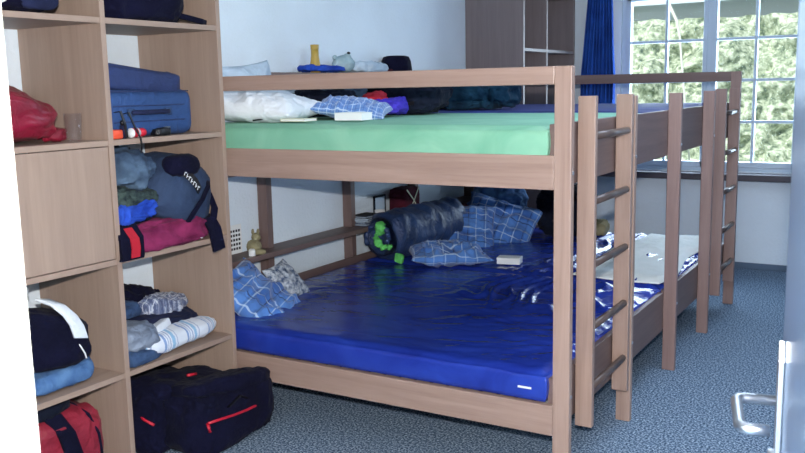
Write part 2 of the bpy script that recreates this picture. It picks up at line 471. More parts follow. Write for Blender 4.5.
kb = lathe([(.0, .0), (.012, 0), (.012, .01), (0, .01)], 16)
obj('lock_cylinder', kb, M['metal'], door, loc=(cx_, .006, hz - .085), rot=(-PI / 2, 0, 0))
obj('latch', box(Ld - .001, -.03, hz - .1, Ld + .003, -.01, hz + .1), M['metal'], door)

# ------------------------------------------------------------------ outside
struct(obj('ground', box(-8, YF + .15, -.6, 12, 20, -.5), fabric('lawn', srgb(120, 135, 90), srgb(160, 170, 130))))
def foliage(name):
    m, nt, b = newmat(name)
    tc = nt.nodes.new('ShaderNodeTexCoord')
    n = nt.nodes.new('ShaderNodeTexNoise'); n.inputs['Scale'].default_value = 11; n.inputs['Detail'].default_value = 10; n.inputs['Roughness'].default_value = .75
    nt.links.new(tc.outputs['Object'], n.inputs['Vector'])
    r = ramp(nt, [(.38, srgb(70, 88, 74)), (.45, srgb(130, 142, 116)), (.53, srgb(176, 184, 156)), (.62, srgb(222, 226, 206))])
    nt.links.new(n.outputs[0], r.inputs[0]); nt.links.new(r.outputs[0], b.inputs['Base Color'])
    b.inputs['Roughness'].default_value = 1
    return m
M['hedge'] = foliage('hedge_leaves')
def hedge_fn(u, v):
    x = -3 + u * 9; z = -.5 + v * 2.86
    p = Vector((x * 1.6, 3, z * 1.6))
    d = noise.noise(p) * .5 + noise.noise(p * 3.1) * .3 + noise.noise(p * 8) * .14
    top = v ** 3
    return Vector((x, 8.2 - d * .8 + top * 1.0, z + noise.noise(Vector((x * 3, 0, 1))) * .06 * top))
tag(obj('hedge', sheet(hedge_fn, 200, 90), M['hedge'], smooth=True), 'tall pale green hedge of tangled leaves beyond the window', 'hedge', kind='stuff')
def branch(name, pts, r, label):
    rr = [r * (1 - .7 * i / (len(pts) - 1)) for i in range(len(pts))]
    o = obj(name, tube(pts, rr, 6), plain('pale_bark', srgb(206, 206, 190), .9), smooth=True)
    tag(o, label, 'branch'); return o
branch('bare_branch', [(2.05, 7.1, 2.4), (2.2, 7.0, 2.0), (2.42, 6.9, 1.62), (2.7, 6.9, 1.3), (2.95, 7.0, .4), (3.0, 7.1, -.5)], .018, 'pale bare branch slanting down behind the right window panes')
branch('bare_branch', [(1.95, 7.0, 1.5), (2.15, 6.95, 1.15), (2.45, 6.9, .95), (2.8, 6.9, .75), (2.9, 7.0, -.5)], .014, 'pale thin branch curving low behind the right window panes')
branch('bare_branch', [(.55, 7.1, 2.5), (.7, 7.1, 2.2), (.75, 7.05, 2.02), (.9, 7.05, .6), (.9, 7.1, -.5)], .02, 'pale branch rising to the top of the left window panes')
hs = thing('neighbouring_house', 'pale house with long eave showing above the hedge', 'house', (0, 11, -.5))
obj('wall', box(-5, .6, 0, 10, 3, 3.6), plain('render_white', srgb(228, 232, 236), .9), hs)
rb = bmesh.new()
vs = [rb.verts.new(c) for c in ((-5.5, -.2, 3.2), (10.5, -.2, 3.2), (10.5, -.2, 3.38), (-5.5, -.2, 3.38), (-5.5, 2, 4.6), (10.5, 2, 4.6), (-5.5, 2, 4.4), (10.5, 2, 4.4))]
for f in ((0, 1, 2, 3), (3, 2, 5, 4), (0, 6, 7, 1), (4, 5, 7, 6)): rb.faces.new([vs[i] for i in f])
obj('roof', rb, plain('roof_pale', srgb(206, 220, 224), .8), hs)

# ------------------------------------------------------------------ curtain
def curt(u, v):
    z = .84 + v * 1.68
    k = max(0, (z - 1.3) / 1.2)
    half = .158 - .06 * min(1, max(0, (z - 1.6) / .65)) + .01 * math.sin(z * 3)
    cx = .71 + .02 * (z - 1.8)
    x = cx + (u * 2 - 1) * half
    a = u * 9 * 2 * PI + .6 * math.sin(z * 2.2)
    y = YF - .13 + .028 * math.sin(a) + .008 * math.sin(a * 2.3 + z * 3)
    return Vector((x, y, z))
cur = obj('curtain', sheet(curt, 140, 30), M['curtain'], smooth=True, solid=.004)
tag(cur, 'blue gathered curtain hanging left of the window', 'curtain')

# ------------------------------------------------------------------ shelf units
ZL = [.424, .882, 1.341, 1.797, 2.255]
def shelf_unit(label, loc, uprights, D, mats, doorcell=None, lowleft=None):
    t = thing('shelf_unit', label, 'shelf unit', loc)
    T = .024
    mx, my, mz = mats
    for y in uprights:
        obj('upright_panel', box(.004, y - T / 2, 0, D, y + T / 2, 2.30), mz, t, bevel=.0015)
    for i in range(len(uprights) - 1):
        a, c = uprights[i] + T / 2, uprights[i + 1] - T / 2
        for z in ZL:
            obj('shelf', box(.004, a, z - .011, D - .002, c, z + .011), my, t, bevel=.0015)
    return t
SD = .488
unit = shelf_unit('open beech shelf unit packed with bags and clothes beside the bunk', (0, 0, 0), [-1.33, -.687, -.060], SD, (M['shelf_x'], M['shelf_y'], M['shelf_z']))
obj('door', box(SD - .022, -1.315, .896, SD - .004, -.702, 1.327), M['shelf_z'], unit, bevel=.002)
unit2 = shelf_unit('tall grey-brown shelf unit in the far corner behind the bunk', (0, 0, 0), [3.30, 3.77, 4.40], .49, (M['dark_x'], M['dark_y'], M['dark_z']))
eb = bmesh.new()
for y in (3.30, 3.77, 4.40): bx(eb, .489, y - .0122, 0, .492, y + .0122, 2.3)
for z in ZL: bx(eb, .487, 3.312, z - .011, .491, 4.388, z + .011)
obj('edge_band', eb, plain('grey_edge_band', srgb(138, 128, 126), .5), unit2)

# ------------------------------------------------------------------ bunk bed
bed = thing('bunk_bed', 'wide wooden double-decker bunk bed with two ladders', 'bunk bed', (0, 0, 0))
PW = .066
LX = 2.0
YP = [0.0, .80, 1.62, 2.43, 3.25]
YT = .034
ZT = 1.592; ZP = 1.474
MB = {a: wood('bunk_wood_mid_' + a, srgb(118, 95, 90), srgb(146, 120, 114), a, .45) for a in 'xyz'}  # same bunk wood; weaker light on far posts and ladder painted in
for i, y in enumerate(YP):
    top = 1.592 if i in (0, 4) else ZP
    if i == 4: y0, y1 = y, y + YT
    else: y0, y1 = y, y + YT
    bm = box(LX, y0, 0, LX + PW, y1, top)
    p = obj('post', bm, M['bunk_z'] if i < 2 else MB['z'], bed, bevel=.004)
    for z in (.37, 1.21):
        b_ = lathe([(0, 0), (.007, 0), (.0075, .002), (.005, .004), (0, .004)], 12)
        obj('bolt', b_, M['metal'], p, loc=(LX + PW, y + YT / 2, z), rot=(0, PI / 2, 0))
for i, y in enumerate(YP):
    yw = y if i in (0, 4) else y - .065
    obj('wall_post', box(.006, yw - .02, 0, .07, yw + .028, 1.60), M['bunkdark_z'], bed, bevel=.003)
# end boards (x direction) near and far
for y in (0.0, 3.25):
    obj('lower_end_board', box(.07, y, .209, LX, y + .03, .328), M['bunk_x'], bed, bevel=.003)
    obj('upper_end_board', box(.07, y, 1.148, LX, y + .03, 1.274), M['bunk_x'], bed, bevel=.003)
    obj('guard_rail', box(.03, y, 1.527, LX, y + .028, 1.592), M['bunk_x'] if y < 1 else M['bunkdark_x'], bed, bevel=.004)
# side boards (y direction)
for a, c in ((0.0, 1.62), (1.64, 3.28)):
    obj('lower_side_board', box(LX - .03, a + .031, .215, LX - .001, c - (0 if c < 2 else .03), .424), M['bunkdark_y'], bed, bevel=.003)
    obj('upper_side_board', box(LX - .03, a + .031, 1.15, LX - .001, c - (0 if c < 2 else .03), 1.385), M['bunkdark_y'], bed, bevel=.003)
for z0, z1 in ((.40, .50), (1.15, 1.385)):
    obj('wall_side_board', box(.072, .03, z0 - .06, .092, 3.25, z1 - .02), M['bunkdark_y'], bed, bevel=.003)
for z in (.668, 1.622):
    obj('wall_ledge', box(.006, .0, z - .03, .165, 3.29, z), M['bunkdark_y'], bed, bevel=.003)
# decks with slats
for z, nm in ((.315, 'slatted_base'), (1.235, 'slatted_base')):
    sl = bmesh.new()
    for k in range(25):
        x = .11 + k * .0755
        bx(sl, x, .034, z, x + .045, 3.246, z + .018)
    bx(sl, .10, 1.55, z - .05, 1.96, 1.68, z - .001)
    obj(nm, sl, M['slat'], bed)
obj('deck_panel', box(.10, .034, 1.20, 1.965, 3.246, 1.232), M['gap'], bed)  # dark sheets added under the slats to paint shade into the gaps
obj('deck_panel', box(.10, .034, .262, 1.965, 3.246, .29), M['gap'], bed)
# ladders
def ladder(ya, yb, parent):
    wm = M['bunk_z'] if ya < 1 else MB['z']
    l = obj('ladder', box(LX + .002, ya, .168, LX + .072, ya + .03, ZP + .008), wm, parent, bevel=.003)
    obj('ladder_rail', box(LX + .002, yb, .168, LX + .072, yb + .03, ZP + .008), wm, l, bevel=.003)
    for z in (.322, .572, .824, 1.075, 1.328):
        obj('rung', tube([(LX + .052, ya + .02, z), (LX + .052, yb + .006, z)], .0155, 16), M['rung'], l, smooth=True)
ladder(.245, .725, bed)
ladder(2.745, 3.205, bed)

# ------------------------------------------------------------------ mattresses
def mattress(name, label, x0, y0, z0, x1, y1, z1, mat, wr=.006, ff=3.5, seed=0, group=None, rot=.0, streak=0):
    """rounded slab with a wrinkled top cover"""
    n, mth = 150, 120
    r = .022
    bm = bmesh.new()
    prof = []
    L, W, H = x1 - x0, y1 - y0, z1 - z0
    def P(u, v):
        return u
    g = []
    # param from bottom edge up around the top: use extended grid where the border rows fold down
    k = 7
    xs = [(-1 + i / k) for i in range(k)] + [i / n for i in range(n + 1)] + [1 + (i + 1) / k for i in range(k)]
    ys = [(-1 + i / k) for i in range(k)] + [i / mth for i in range(mth + 1)] + [1 + (i + 1) / k for i in range(k)]
    def axis(t, A):
        if t < 0: q = -t; return 0.0, q
        if t > 1: q = t - 1; return A, q
        return t * A, 0.0
    off = Vector((seed * 9.1, seed * 4.7, seed))
    for a in xs:
        row = []
        for b_ in ys:
            X, qa = axis(a, L); Y, qb = axis(b_, W)
            q = max(qa, qb)
            z = H - q * H
            # rounding
            dx = min(X, L - X); dy = min(Y, W - Y)
            e = min(dx, dy)
            if q == 0 and e < r * 2:
                z -= r * (1 - min(1, e / (r * 2))) ** 2 * .8
            bulge = math.sin(min(1, q) * PI) * .008
            if qa > 0: X += (-1 if a < 0 else 1) * bulge
            if qb > 0: Y += (-1 if b_ < 0 else 1) * bulge
            c, s = math.cos(.6 + rot), math.sin(.6 + rot)
            s0 = Vector(((X * c + Y * s) * 1.0, (-X * s + Y * c) * 2.6, z * 1.5)) * ff * .5 + off
            warp = noise.noise_vector(s0 * .7) * .5
            h = ridge(s0 + warp, 3)
            amp = wr * (.35 + .65 * max(0, noise.noise(Vector((X * 1.3, Y * 1.3, 2 + seed))) + .5))
            k_ = min(1, max(0, (X - .75) / .9)); amp *= .22 + .9 * k_ * k_
            z += (h - .7) * amp * (1 - q) if q < 1 else 0
            if streak and q == 0:
                k2 = min(1, max(0, (X - .85) / .35)) * min(1, max(0, ((Y + y0) - .75) / .3))
                wv = noise.noise(Vector((X * 2, Y * 2, 7))) * 1.2
                z += streak * k2 * max(0, 1 - abs(noise.noise(Vector((X * 11 + wv * 1.5, Y * 2.2, 3 + wv)))) * 4.5) * min(1, e * 14)
            if qb > 0: Y += (h - .7) * amp * .5
            row.append(bm.verts.new((X, Y, z)))
        g.append(row)
    for i in range(len(xs) - 1):
        for j in range(len(ys) - 1):
            try: bm.faces.new((g[i][j], g[i + 1][j], g[i + 1][j + 1], g[i][j + 1]))
            except ValueError: pass
    ci, cj = len(xs) - 1, len(ys) - 1
    border = [g[i][0] for i in range(ci)] + [g[ci][j] for j in range(cj)] + [g[i][cj] for i in range(ci, 0, -1)] + [g[0][j] for j in range(cj, 0, -1)]
    bm.faces.new(border[::-1])
    bmesh.ops.remove_doubles(bm, verts=bm.verts, dist=1e-6)
    o = obj(name, bm, mat, loc=(x0, y0, z0), smooth=True)
    tag(o, label, 'mattress', group)
    return o
lowfront = mattress('mattress', 'bright blue glossy mattress on the lower bunk nearest the front', .10, .012, .336, 1.968, 1.60, .455, M['blue'], .016, 5.5, 1, streak=.022)
obj('care_tag', box(1.76, -.012, .045, 1.815, -.009, .053), M['whitepl'], lowfront)
mattress('mattress', 'glossy blue mattress under the white sheet on far lower bunk', .10, 1.63, .336, 1.968, 3.235, .455, M['blue'], .026, 6, 2, streak=.022)
mattress('mattress', 'mint green sheeted mattress on the front upper bunk', .10, .012, 1.256, 1.968, 1.45, 1.382, M['green'], .006, 2.2, 3, rot=-.4)
mattress('mattress', 'dark blue mattress on the far upper bunk', .10, 1.48, 1.256, 1.968, 3.235, 1.388, M['navy'], .008, 3, 4)
# white crumpled sheet over the foot of the far lower bunk
def wsheet(u, v):
    x = 1.47 + u * .495 + .03 * math.sin(v * 9); y = 1.66 + v * 1.55
    p = Vector((x * 5, y * 3, .5)); h = ridge(p + noise.noise_vector(p * .5) * .5)
    e = min(1, min(u, 1 - u) * 14, min(v, 1 - v) * 20)
    return Vector((x, y, .462 + e * (.012 + .018 * max(0, h)) + .012 * noise.noise(Vector((x * 3, y * 3, 0)))))
tag(obj('bed_sheet', sheet(wsheet, 60, 110), M['white_sheet'], smooth=True, solid=.006), 'white crumpled sheet spread on the far lower bunk', 'sheet')

# ------------------------------------------------------------------ lower bunk contents
def pil(label, cat, L, W, H, loc, rot, mat, seed, fold=.018, ff=8, name='pillow', group=None, pinch=.1):
    o = obj(name, pillow(L, W, H, seed, fold, ff, pinch=pinch), mat, loc=loc, rot=rot, smooth=True)
    tag(o, label, cat, group); return o
R = math.radians
pil('blue plaid pillow leaning against the wall beside the shelf unit', 'pillow', .44, .40, .12, (.30, .30, .46), (R(12), R(38), R(20)), M['plaid'], 1)
pil('small speckled blue and white cushion behind the front plaid pillow', 'cushion', .24, .22, .07, (.25, .60, .50), (R(10), R(50), R(15)), M['floral'], 2, .008, 12, 'cushion')
pil('blue plaid pillow lying flat in front of the rolled sleeping bag', 'pillow', .50, .46, .11, (.64, 1.74, .452), (0, R(2), R(36)), M['plaid'], 3)
pil('upright blue plaid pillow with pale left corner behind the bag roll', 'pillow', .48, .46, .14, (.40, 2.40, .50), (R(42), R(6), R(30)), M['plaid'], 4, .016)
pil('blue plaid pillow slumped to the right of the upright pillow', 'pillow', .54, .46, .14, (.56, 2.68, .50), (R(46), R(14), R(12)), M['plaid'], 5, .016)
o = obj('blanket', blob(.42, .3, .30, .8, fold=.03, ff=9, seed=9), M['denimb'], loc=(.42, 2.95, .46), smooth=True)
tag(o, 'crumpled blue blanket heaped behind the two plaid pillows', 'blanket')
# rolled sleeping bag
roll = thing('sleeping_bag', 'navy rolled sleeping bag with lime green lining on lower bunk', 'sleeping bag', (.25, 1.60, .455), (0, 0, R(-4)))
def rollmesh():
    bm = bmesh.new(); nu, nv = 60, 48; Lr, Rr = .86, .155
    rings = []
    for i in range(nu + 1):
        t = i / nu; y = t * Lr
        e = min(1, min(t, 1 - t) * 9 + .55) ** .5
        row = []
        for j in range(nv):
            a = 2 * PI * j / nv
            d = noise.noise(Vector((math.cos(a) * 1.2, y * 16, math.sin(a) * 1.2))) * .02 + noise.noise(Vector((math.cos(a) * 3, y * 5, math.sin(a) * 3))) * .012
            rr = (Rr + d - 0.0) * e
            row.append(bm.verts.new((math.cos(a) * rr, y, max(0.002, Rr * .97 + math.sin(a) * rr))))
        rings.append(row)
    for i in range(nu):
        for j in range(nv):
            bm.faces.new((rings[i][j], rings[i][(j + 1) % nv], rings[i + 1][(j + 1) % nv], rings[i + 1][j]))
    bm.faces.new(rings[-1][::-1])
    # spiral inset near end
    bm.faces.new(rings[0])
    return bm
obj('shell', rollmesh(), M['roll'], roll, smooth=True)
sp = []
for k in range(40):
    a = 3.6 - k / 40 * 4.2; rr = .118 - .07 * k / 40
    sp.append((math.cos(a) * rr, -.012 + .004 * math.sin(k), .143 + math.sin(a) * rr))
sb = tube(sp, [.012 + .008 * abs(math.sin(k * .9)) for k in range(40)], 8)
obj('seam_edge', sb, M['roll'], roll, smooth=True)
for i, (dx, dz, s) in enumerate(((-.05, .19, .05), (-.065, .155, .05), (-.04, .12, .05), (.0, .10, .05), (.035, .09, .042), (-.02, .215, .035))):
    o = obj('lining', blob(s * 1.15, s * .7, s * 1.1, .9, fold=.012, ff=30, seed=i, sub=3, flat=False), M['lime'], roll, loc=(dx + .03, -.018, dz), smooth=True)
obj('stuff_tag', blob(.062, .03, .06, .4, fold=.004, ff=30, sub=3, flat=False), M['lime'], roll, loc=(.15, -.03, .035), rot=(0, .2, 0), smooth=True)
# white box, notebook
t = thing('box', 'small white box lying on the blue lower mattress', 'box', (1.02, 1.83, .462), (0, 0, R(12)))
obj('carton', box(-.07, -.045, 0, .07, .045, .035), M['whitepl'], t, bevel=.003)
obj('lid', box(-.072, -.047, .028, .072, .047, .04), M['paper'], t, bevel=.003)
# dark things at the far end
def lump(name, label, cat, size, loc, mat, rz=0, fold=.02, ff=9, seed=1, e=.6, group=None, rot=None, sub=5, stretch=(1, 1, 1)):
    o = obj(name, blob(*size, e=e, fold=fold, ff=ff, seed=seed, sub=sub, stretch=stretch), mat, loc=loc, rot=rot or (0, 0, rz), smooth=True)
    return tag(o, label, cat, group)
lump('duffel_bag', 'black bag in shadow at the far end of the lower bunk', 'bag', (.40, .36, .33), (.95, 3.00, .46), M['darkcloth'], .3, seed=11)
lump('jacket', 'maroon jacket bunched behind the rolled sleeping bag', 'jacket', (.26, .30, .24), (.22, 2.62, .455), M['maroon'], .2, seed=12)
o = lump('cloth_pouch', 'small pale grey pouch at the far lower bunk end', 'pouch', (.10, .10, .08), (1.16, 3.06, .46), M['plushb'], seed=13, sub=4)

# items on the lower wall ledge (z .668)
ZLg = .669
sg = thing('plush_toy', 'small beige plush toy sitting on the wall ledge', 'soft toy', (.10, .555, ZLg), (0, 0, R(30)))
obj('body', blob(.08, .09, .075, .9, fold=.004, ff=30, sub=4), M['plushb'], sg, smooth=True)
obj('head', blob(.05, .05, .05, 1, fold=.003, ff=30, sub=4), M['plushb'], sg, loc=(.01, .02, .058), smooth=True)
for s in (-1, 1): obj('ear', blob(.016, .02, .032, .9, sub=3), M['plushb'], sg, loc=(.01 + s * .014, .02, .098), smooth=True)
obj('leg', blob(.075, .035, .03, .8, sub=3), M['plushb'], sg, loc=(.035, -.035, 0), smooth=True)
cal = thing('wall_calendar', 'white sheet printed with dark rows standing on the ledge', 'calendar', (.012, .50, ZLg))
obj('sheet', box(0, -.06, -.0, .004, .06, .155), M['paper'], cal)
pb = bmesh.new()
for r_ in range(5):
    for c_ in range(5):
        bx(pb, .004, -.05 + c_ * .021, .02 + r_ * .024, .0052, -.05 + c_ * .021 + .013, .02 + r_ * .024 + .013)
obj('print', pb, M['darkcloth'], cal)
cup = obj('cap', lathe([(.0, 0), (.018, 0), (.018, .03), (.012, .036), (0, .036)], 16), M['whitepl'], loc=(.135, .50, ZLg)); tag(cup, 'tiny white cap on the ledge beside the plush toy', 'cap')
M['oldpaper'] = plain('old_paper', srgb(130, 142, 156), .8)
for i in range(4):
    b = thing('book', ['bottom', 'second', 'third', 'top'][i] + ' book of the small stack on the wall ledge', 'book', (.09, 1.66 + .01 * (i % 2), ZLg + i * .0155), (0, 0, R([4, -6, 8, -3][i])), 'books stacked on the lower ledge')
    obj('pages', box(-.058, -.083, .002, .056, .083, .013), M['oldpaper'], b)
    cb = box(-.06, -.085, 0, .06, .085, .002); bx(cb, -.06, -.085, .013, .06, .085, .015); bx(cb, -.06, -.085, 0, -.058, .085, .015)
    obj('cover', cb, [M['denimd'], M['greyknit'], M['paleblue'], M['darkcloth']][i], b)
fr = thing('picture_frame', 'dark framed clear picture stand on the ledge behind the books', 'picture frame', (.07, 1.87, ZLg))
f = box(-.006, -.07, 0, .006, .07, .012); bx(f, -.006, -.07, .15, .006, .07, .162); bx(f, -.006, -.07, 0, .006, -.06, .162); bx(f, -.006, .06, 0, .006, .07, .162)
obj('frame', f, M['darkcloth'], fr); obj('picture', box(-.002, -.06, .012, .002, .06, .15), M['paleblue'], fr)
mug = thing('mug', 'white mug on the ledge in front of the framed picture', 'mug', (.115, 1.80, ZLg))
obj('cup', lathe([(0, 0), (.03, 0), (.033, .01), (.034, .075), (.031, .075), (.029, .01), (0, .008)], 20), M['whitepl'], mug, smooth=True)
obj('handle', tube([(0, .032, .02), (0, .052, .028), (0, .054, .048), (0, .033, .06)], .004, 8), M['whitepl'], mug, smooth=True)
gb = thing('gift_bag', 'dark maroon bag with crossed pale straps on the ledge', 'bag', (.10, 2.14, ZLg))
obj('body', blob(.14, .22, .19, .35, fold=.004, ff=15), M['maroon'], gb, smooth=True)
obj('strap', ribbon([(.072, -.08, .01), (.078, .0, .1), (.07, .08, .18)], .008, (0, .7, -.7)), M['cream'], gb)
obj('strap', ribbon([(.072, .08, .01), (.079, .0, .1), (.07, -.08, .18)], .008, (0, .7, .7)), M['cream'], gb)

# ------------------------------------------------------------------ upper bunk contents (mattress top 1.385, ledge 1.622)
ZU = 1.388
pil('large white pillow on the green mattress beside the shelf unit', 'pillow', .60, .46, .15, (.385, .30, ZU - .004), (R(4), R(5), R(8)), M['white'], 6, .014, 6)
pil('pale blue-grey pillow propped upright against the wall on upper bunk', 'pillow', .46, .36, .14, (.16, .40, ZU + .09), (R(80), R(-4), R(90)), M['paleblue'], 7, .012, 6)
pil('light blue patterned pillow in the middle of the green mattress', 'pillow', .36, .34, .09, (.74, .58, ZU - .002), (R(6), R(8), R(24)), M['plaid2'], 8, .014, 8)
lump('sweater', 'black sweater draped between the white and blue pillows', 'sweater', (.34, .24, .15), (.52, .66, ZU + .0), M['darkcloth'], .5, .014, seed=21)
lump('denim_jacket', 'grey-blue denim jacket bunched behind the patterned pillow', 'jacket', (.34, .36, .18), (.36, 1.15, ZU), M['denim'], .2, .02, seed=22)
def book(label, L, W, H, loc, rz, cov):
    t = thing('book', label, 'book', loc, (0, 0, rz))
    obj('pages', box(-L / 2 + .003, -W / 2 + .002, .0025, L / 2 - .002, W / 2 - .002, H - .0025), M['paper'], t)
    cb = box(-L / 2, -W / 2, 0, L / 2, W / 2, .0025); bx(cb, -L / 2, -W / 2, H - .0025, L / 2, W / 2, H); bx(cb, -L / 2, -W / 2, 0, -L / 2 + .003, W / 2, H)
    obj('cover', cb, cov, t); return t
book('thick white paperback lying on the green mattress', .14, .10, .034, (.93, .31, ZU), R(4), M['whitepl'])
book('thin cream booklet lying at foot of the white pillow', .13, .10, .012, (.72, .18, ZU), R(3), M['cream'])
o = obj('cable', tube([(.52, .10, ZU + .006), (.57, .14, ZU + .012), (.62, .13, ZU + .018), (.66, .17, ZU + .014), (.60, .16, ZU + .006), (.54, .16, ZU + .008)], .0035, 8), M['blackpl'], smooth=True)
tag(o, 'short black cable beside the cream booklet', 'cable')
lump('scarf', 'dark red and orange cloth tucked behind the paperback', 'scarf', (.13, .18, .12), (.68, .86, ZU), M['redcloth'], .3, .014, seed=23)
lump('t_shirt', 'bright violet-blue cloth bundle on the green mattress', 't-shirt', (.17, .20, .10), (.78, .86, ZU), M['purple'], .3, .014, seed=24)
bb = thing('duffel_bag', 'long black duffel bag lying on the upper bunk by wall', 'bag', (.62, 1.22, ZU), (0, 0, R(2)))
obj('body', blob(.60, .36, .17, .5, fold=.016, ff=9, seed=25), M['darkcloth'], bb, smooth=True)
obj('strap', ribbon([(-.2, -.19, .04), (-.1, -.2, .07), (.05, -.2, .03), (.2, -.19, .06)], .02, (0, 0, 1)), M['blackpl'], bb)
lump('sleeping_bag', 'dark teal and blue sleeping bag heaped on far upper bunk', 'sleeping bag', (.42, .40, .16), (.80, 1.85, ZU + .004), M['teal'], .1, .022, 12, seed=26, stretch=(2.5, .6, 1))
lump('jacket', 'dark indigo jacket beside the teal sleeping bag on upper bunk', 'jacket', (.26, .4, .15), (.55, 2.0, ZU + .004), M['navyf'], .1, .02, seed=27)
# ledge top items
ZG = 1.624
bt = thing('bottle', 'tall mustard yellow bottle standing on the upper wall ledge', 'bottle', (.09, 1.18, ZG))
obj('body', lathe([(0, 0), (.03, 0), (.03, .045), (.026, .07), (.0225, .1), (.0225, .13), (0, .13)], 20), M['yellow'], bt, smooth=True)
obj('cap', lathe([(0, .1305), (.0235, .1305), (.0245, .158), (.0, .16)], 20), M['yellow'], bt, smooth=False)
lump('cloth', 'royal blue cloth folded on the upper wall ledge', 'cloth', (.13, .42, .045), (.09, 1.26, ZG), M['royal'], 0, .008, seed=31)
pt = thing('plush_toy', 'pale blue-grey plush animal with black nose on upper ledge', 'soft toy', (.10, 1.45, ZG))
obj('head', blob(.12, .17, .105, 1, fold=.004, ff=20, sub=4), M['plush'], pt, smooth=True)
obj('muzzle', blob(.05, .055, .05, 1, sub=3), M['plush'], pt, loc=(.02, .015, .065), smooth=True)
obj('nose', blob(.02, .026, .016, 1, sub=3), M['blackpl'], pt, loc=(.03, .018, .108), smooth=True)
for s in (-1, 1): obj('ear', blob(.03, .035, .03, 1, sub=3), M['plush'], pt, loc=(-.02, .055 * s, .075), smooth=True)
lump('towel', 'grey-blue towel heaped beside the plush animal on ledge', 'towel', (.13, .42, .065), (.09, 1.74, ZG), M['paleblue'], 0, .01, seed=32)
hat = thing('hat', 'black flat-topped hat on the upper wall ledge', 'hat', (.10, 2.07, ZG - .002))
obj('crown', lathe([(0, .115), (.06, .115), (.085, .108), (.098, .08), (.108, .0), (0, .0)][::-1], 24), M['black'], hat, smooth=True)
obj('brim', lathe([(0, 0), (.12, 0), (.122, .004), (.0, .008)], 24), M['black'], hat)
lump('cap', 'dark maroon knit cap beside the flat-topped hat', 'cap', (.10, .12, .03), (.10, 1.92, ZG), M['maroon'], 0, .004, seed=33, sub=4)

# ------------------------------------------------------------------ shelf contents, right column (y -.68 .. -.085)
z0 = ZL[3] + .012
t = thing('holdall', 'dark navy holdall on the top shelf of the right column', 'bag', (.26, -.44, z0))
obj('body', blob(.44, .40, .30, .35, fold=.012, ff=7, seed=41), M['black'], t, smooth=True)
obj('strap', ribbon([(.20, .18, .03), (.215, .22, .022), (.222, .28, .012), (.21, .32, .008)], .022, (0, .2, .9), .012), M['black'], t)
obj('zip', tube([(.222, -.16, .19), (.226, 0, .195), (.222, .16, .19)], .003, 6), M['blackpl'], t)
# blue suitcase
z0 = ZL[2] + .012
sc_ = thing('suitcase', 'blue soft suitcase lying on the shelf behind toiletries', 'suitcase', (.0, -.45, z0))
def rbox(sx, sy, sz, r, seg=5):
    bm = box(-sx / 2, -sy / 2, 0, sx / 2, sy / 2, sz)
    bmesh.ops.bevel(bm, geom=list(bm.edges), offset=r, segments=seg, affect='EDGES', profile=.5)
    return bm
obj('body', rbox(.43, .49, .188, .045), M['suitcase'], sc_, loc=(.235, .015, 0), smooth=True)
obj('pocket', blob(.38, .45, .10, .3, fold=.004, ff=9, seed=42), M['suitdark'], sc_, loc=(.235, .012, .172), rot=(R(-5), 0, 0), smooth=True)
obj('pocket_flap', rbox(.38, .40, .03, .012), M['suitdark'], sc_, loc=(.22, -.03, .248), rot=(R(-7), 0, 0), smooth=True)
for z in (.062, .124, .18):
    obj('piping', tube([(.03, -.222, z), (.41, -.222, z), (.452, -.18, z), (.4505, .19, z), (.436, .236, z), (.40, .2575, z), (.03, .2605, z)], .0028, 6), M['suitdark'], sc_, smooth=True)
hd = obj('handle', tube([(.452, -.10, .098), (.470, -.085, .098), (.474, -.06, .098), (.474, .06, .098), (.470, .085, .098), (.452, .10, .098)], .010, 10), M['navyf'], sc_, smooth=True)
for s in (-1, 1): obj('handle_mount', rbox(.012, .034, .03, .004, 2), M['denimd'], hd, loc=(.455, s * .10, .083), smooth=True)
wire = tube([(.08, -.21, .28), (.08, -.21, .305), (.08, -.10, .305), (.08, -.10, .27)], .003, 6)
obj('pull_handle', wire, M['metal'], sc_, smooth=True)
# toiletries
XF = .462
o = obj('soap_box', rbox(.05, .055, .036, .008, 3), M['orange'], loc=(XF - .005, -.645, z0), smooth=True); tag(o, 'orange plastic case at left end of the suitcase shelf', 'case')
t = thing('spray_can', 'white and red aerosol lying in front of the blue suitcase', 'spray can', (XF - .005, -.565, z0 + .019), (-PI / 2, 0, 0))
obj('can', lathe([(0, 0), (.018, 0), (.019, .004), (.019, .04), (0, .04)], 20), M['whitepl'], t, smooth=True)
obj('label_band', lathe([(.0192, .010), (.0194, .010), (.0194, .030), (.0192, .030)], 20), M['redcloth'], t)
obj('cap', lathe([(0, .041), (.017, .041), (.017, .068), (.014, .075), (0, .075)], 20), M['zip'], t, smooth=True)
t = thing('roll_on', 'small dark tube standing beside the orange case', 'tube', (XF + .002, -.605, z0))
obj('body', lathe([(0, 0), (.011, 0), (.012, .03), (.012, .05), (0, .052)], 16), M['navyf'], t, smooth=True)
obj('cap', lathe([(0, .0525), (.0095, .0525), (.0095, .07), (0, .071)], 16), M['blackpl'], t, smooth=True)
t = thing('wallet', 'small dark wallet and keys in front of the suitcase', 'wallet', (XF - .01, -.40, z0))
obj('body', blob(.05, .085, .032, .5, fold=.004, ff=30, sub=4), M['blackpl'], t, smooth=True)
obj('key_ring', tube([(.02 + .012 * math.cos(a), .02 + .012 * math.sin(a), .034) for a in [k * PI / 8 for k in range(17)]], .002, 6), M['metal'], t)
o = obj('headlamp_strap', ribbon([(XF - .03, -.63, z0 + .1), (XF + .018, -.625, z0 + .105), (XF + .032, -.62, z0 + .06), (XF + .034, -.617, z0 + .02), (XF + .034, -.616, z0 + .005)], .010, (0, 1, .1), .004), M['blackpl'])
tag(o, 'thin black strap draped in front of the blue suitcase', 'strap')
